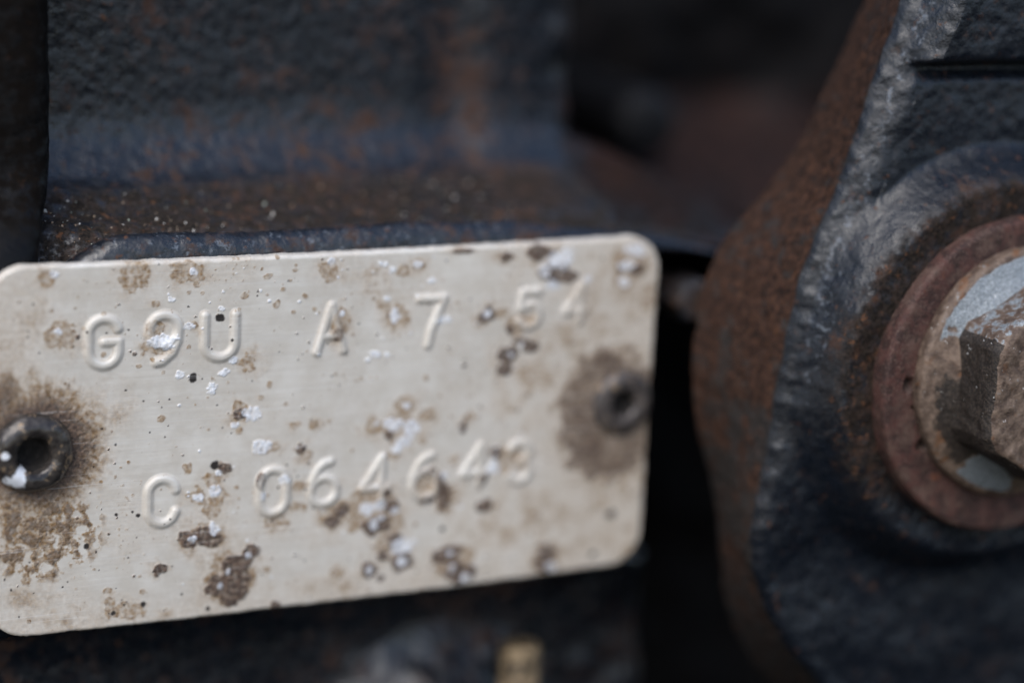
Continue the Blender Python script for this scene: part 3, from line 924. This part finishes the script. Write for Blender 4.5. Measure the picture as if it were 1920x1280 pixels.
# ------------------------------------------------------------------ flange bolt
BC = BC + np.array([0, .5])
bolt = empty('flange_bolt', (BC[0], Y_W, BC[1] - 8.7), 'corroded hexagon flange bolt with pale zinc patches in the bracket', 'bolt')
RFL = 8.9
pr = [(RFL - .1, Y_W + .3), (RFL, Y_W - .1)] + arc((RFL - .5, Y_W - .55), .5, 10, -80, 9) + [(8.0, Y_W - 1.25), (7.4, Y_W - 1.5), (6.9, Y_W - 1.8), (6.4, Y_W - 2.1), (5.5, Y_W - 2.3)]
pr = resample(pr, 60)


def fjit(A, R, Y):
    n = fbm(np.cos(A) * R, Y, np.sin(A) * R, 1.8, 4, 91.0)
    return R + .14 * n, Y + .12 * n


V, F = revolve(pr, (BC[0], 0, BC[1]), 300, fjit)
ang = np.degrees(np.arctan2(V[:, 2] - BC[1], V[:, 0] - BC[0])) % 360
rad = np.hypot(V[:, 0] - BC[0], V[:, 2] - BC[1])
nn = fbm(V[:, 0], V[:, 1], V[:, 2], 1.6, 4, 44.0)
zinc = np.maximum(1 - sstep(55, 75, np.abs(ang - 95) + 14 * nn), .95 * (1 - sstep(13, 24, np.abs(ang - 245) + 10 * nn)) * (rad < 8.5))
zinc = np.maximum(zinc, .0) * .78
zinc *= 1 - .45 * sstep(8.3, 8.6, rad)
dark_cover = .75 * (1 - sstep(30, 60, np.abs(ang - 225))) * (1 - zinc) * sstep(8.6, 7.0, rad) + .34 * (1 - zinc)
build('flange', V, F, M_BOLT, bolt, {'zinc': zinc, 'dark_cover': dark_cover})
# hexagon with rounded corners, slightly tapered, chamfered face
AFL = 6.5
nh = 360
th = np.radians(np.arange(nh) * 360 / nh)
ph = (np.degrees(th) - 180 + 30) % 60 - 30          # a flat faces left
flat = AFL / np.cos(np.radians(ph))
flat = np.minimum(flat, AFL * 1.105)                # worn corners
Y0, Y1 = Y_W - 1.3, Y_W - 5.5
lev = [(1.03, Y0), (1.0, Y0 - .8)] + [(1.0, Y0 - .8 + (Y1 + .8 - Y0 + .8) * t) for t in np.linspace(0.04, 1, 26)] + [(.99, Y1 + .5), (.97, Y1 + .25), (.94, Y1 + .08), (.90, Y1)] + [(.91 * (1 - t), Y1 + .02) for t in np.linspace(.05, .99, 30)]
Vh = []
for s_, y_ in lev:
    r = flat * s_
    lim = np.where(y_ < Y1 + .6, AFL * 1.105 - .45 * np.clip((Y1 + .6 - y_) / .6, 0, 1), 99)
    r = np.minimum(r, lim) if s_ > .9 else r
    Vh.append(np.stack([BC[0] + r * np.cos(th), np.full(nh, y_), BC[1] + r * np.sin(th)], -1))
Vh = np.array(Vh).transpose(1, 0, 2)
kk = Vh.shape[1]
n = fbm(Vh[..., 0], Vh[..., 1], Vh[..., 2], 1.5, 4, 19.0)
Vh[..., 0] += .20 * n * np.cos(th)[:, None]
Vh[..., 2] += .20 * n * np.sin(th)[:, None]
Vh[..., 1] += .28 * n
V = Vh.reshape(-1, 3)
F = grid_faces(nh, kk, True)[:, ::-1]
ang = np.degrees(np.arctan2(V[:, 2] - BC[1], V[:, 0] - BC[0])) % 360
isface = np.tile(np.arange(kk) > 29, nh)
zinc = np.where(isface, .36, .52 * (1 - sstep(28, 34, np.abs(ang - 120))))
dark_cover = np.where(isface, .18, np.where((np.abs(ang - 180) < 31) | (np.abs(ang - 240) < 30), 1.1, .1))  # left and lower left faces are dark brown
build('hexagon_head', V, F, M_BOLT, bolt, {'zinc': zinc, 'dark_cover': dark_cover})

# ================================================================== small background fittings
# brass stud below the plate


def hexstud(name, c, r, ln, mat, label, cat, ydir=-1, flat_r=None):
    root = empty(name, (c[0], c[1], c[2] - r), label, cat)
    a = np.radians(np.arange(6) * 60 + 8)
    lv = [(1.0, 0), (1.0, .75), (.93, .92), (.80, 1.0), (.02, 1.0)]
    V = np.array([[(c[0] + r * s_ * math.cos(t), c[1] + ydir * ln * h, c[2] + r * s_ * math.sin(t)) for s_, h in lv] for t in a]).reshape(-1, 3)
    at = {'rust': np.full(len(V), .3), 'grime': np.full(len(V), .2)}
    build('hexagon_head', V, grid_faces(6, 5, True)[:, ::-1], mat, root, at, smooth=False)
    V, F = revolve([(r * .6, 0), (r * .62, -ydir * -.0), (r * .6, 6)], (c[0], c[1], c[2]), 24)
    build('shank', V, F, mat, root, {'rust': np.full(len(V), .3), 'grime': np.full(len(V), .2)})
    return root


pb = P(976, 1204, 4.0)
root = empty('brass_stud', (pb[0], pb[1], pb[2] - 9), 'blurred brassy stud end at the bottom edge below the plate', 'stud')
tz = np.concatenate([[0, 0, .1, .25], np.linspace(.3, 9, 88)])
tr = np.concatenate([[.02, 1.2, 1.4, 1.5], 1.5 + .08 * np.cos(np.linspace(.3, 9, 88) / .5 * 2 * math.pi)])
ta = np.linspace(0, 2 * math.pi, 40, endpoint=False)
V = np.array([[(pb[0] + r * math.cos(t), pb[1] + r * math.sin(t), pb[2] - z) for z, r in zip(tz, tr)] for t in ta]).reshape(-1, 3)
build('threaded_shaft', V, grid_faces(40, len(tz), True), M_BRASS, root)
ps = P(1268, 548, 4.5)
hexstud('small_screw', ps, 1.7, 3.0, M_SCREW, 'dark blurred screw head just right of the plate', 'screw')

# ------------------------------------------------------------------ grit on the ledge
rg = np.random.default_rng(5)
tet = np.array([(1, 1, 1), (-1, -1, 1), (-1, 1, -1), (1, -1, -1), (1.2, 0, 0), (0, -1.3, .2)]) * .6
bm = bmesh.new()
bmesh.ops.create_icosphere(bm, subdivisions=1, radius=1.0)
ico_v = np.array([v.co for v in bm.verts]); ico_f = np.array([[v.index for v in f.verts] for f in bm.faces])
bm.free()
gv, gf, gc = [], [], []
surf = np.stack([X, Yg, Zg], -1)
cand = np.argwhere((ledge > .6) & (X > -24) & (X < 16))
off = 0
for i in range(900):
    if i < 820:
        ij = cand[rg.integers(len(cand))]
        c = surf[ij[0], ij[1]]
        if rg.random() < .35 and c[0] > -8: continue
    else:
        iz, ix = rg.integers(40, 258), rg.integers(30, 95)
        c = np.array([Xr[iz, ix], Yr[iz, ix] - .02, Zr[iz, ix]])
        if c[2] > 30: continue
    s_ = float(np.clip(rg.lognormal(-3.1, .55), .02, .2))
    v = ico_v * (s_ * rg.uniform(.6, 1.3, 3)) * (1 + .25 * rg.normal(size=(len(ico_v), 1)))
    gv.append(v + c + [0, 0, s_ * .4]); gf.append(ico_f + off); off += len(ico_v)
    t = rg.random()
    colr = (.55, .53, .50) if t < .16 else (.24, .18, .13) if t < .45 else (.07, .052, .04) if t < .93 else (.30, .34, .30)
    gc.append(np.tile([*colr, 1.0], (len(ico_v), 1)))
s = NT('grit')
s.set(Base_Color=s.attr('tint').outputs['Color'], Roughness=0.7)
grit = build('grit', np.concatenate(gv), np.concatenate(gf), s.mat, None, {'tint': np.concatenate(gc)}, smooth=False, origin=(-5, 8, 13.5))
tag(grit, 'fine sandy grit and dust lying on the dirty ledge', 'grit', kind='stuff')
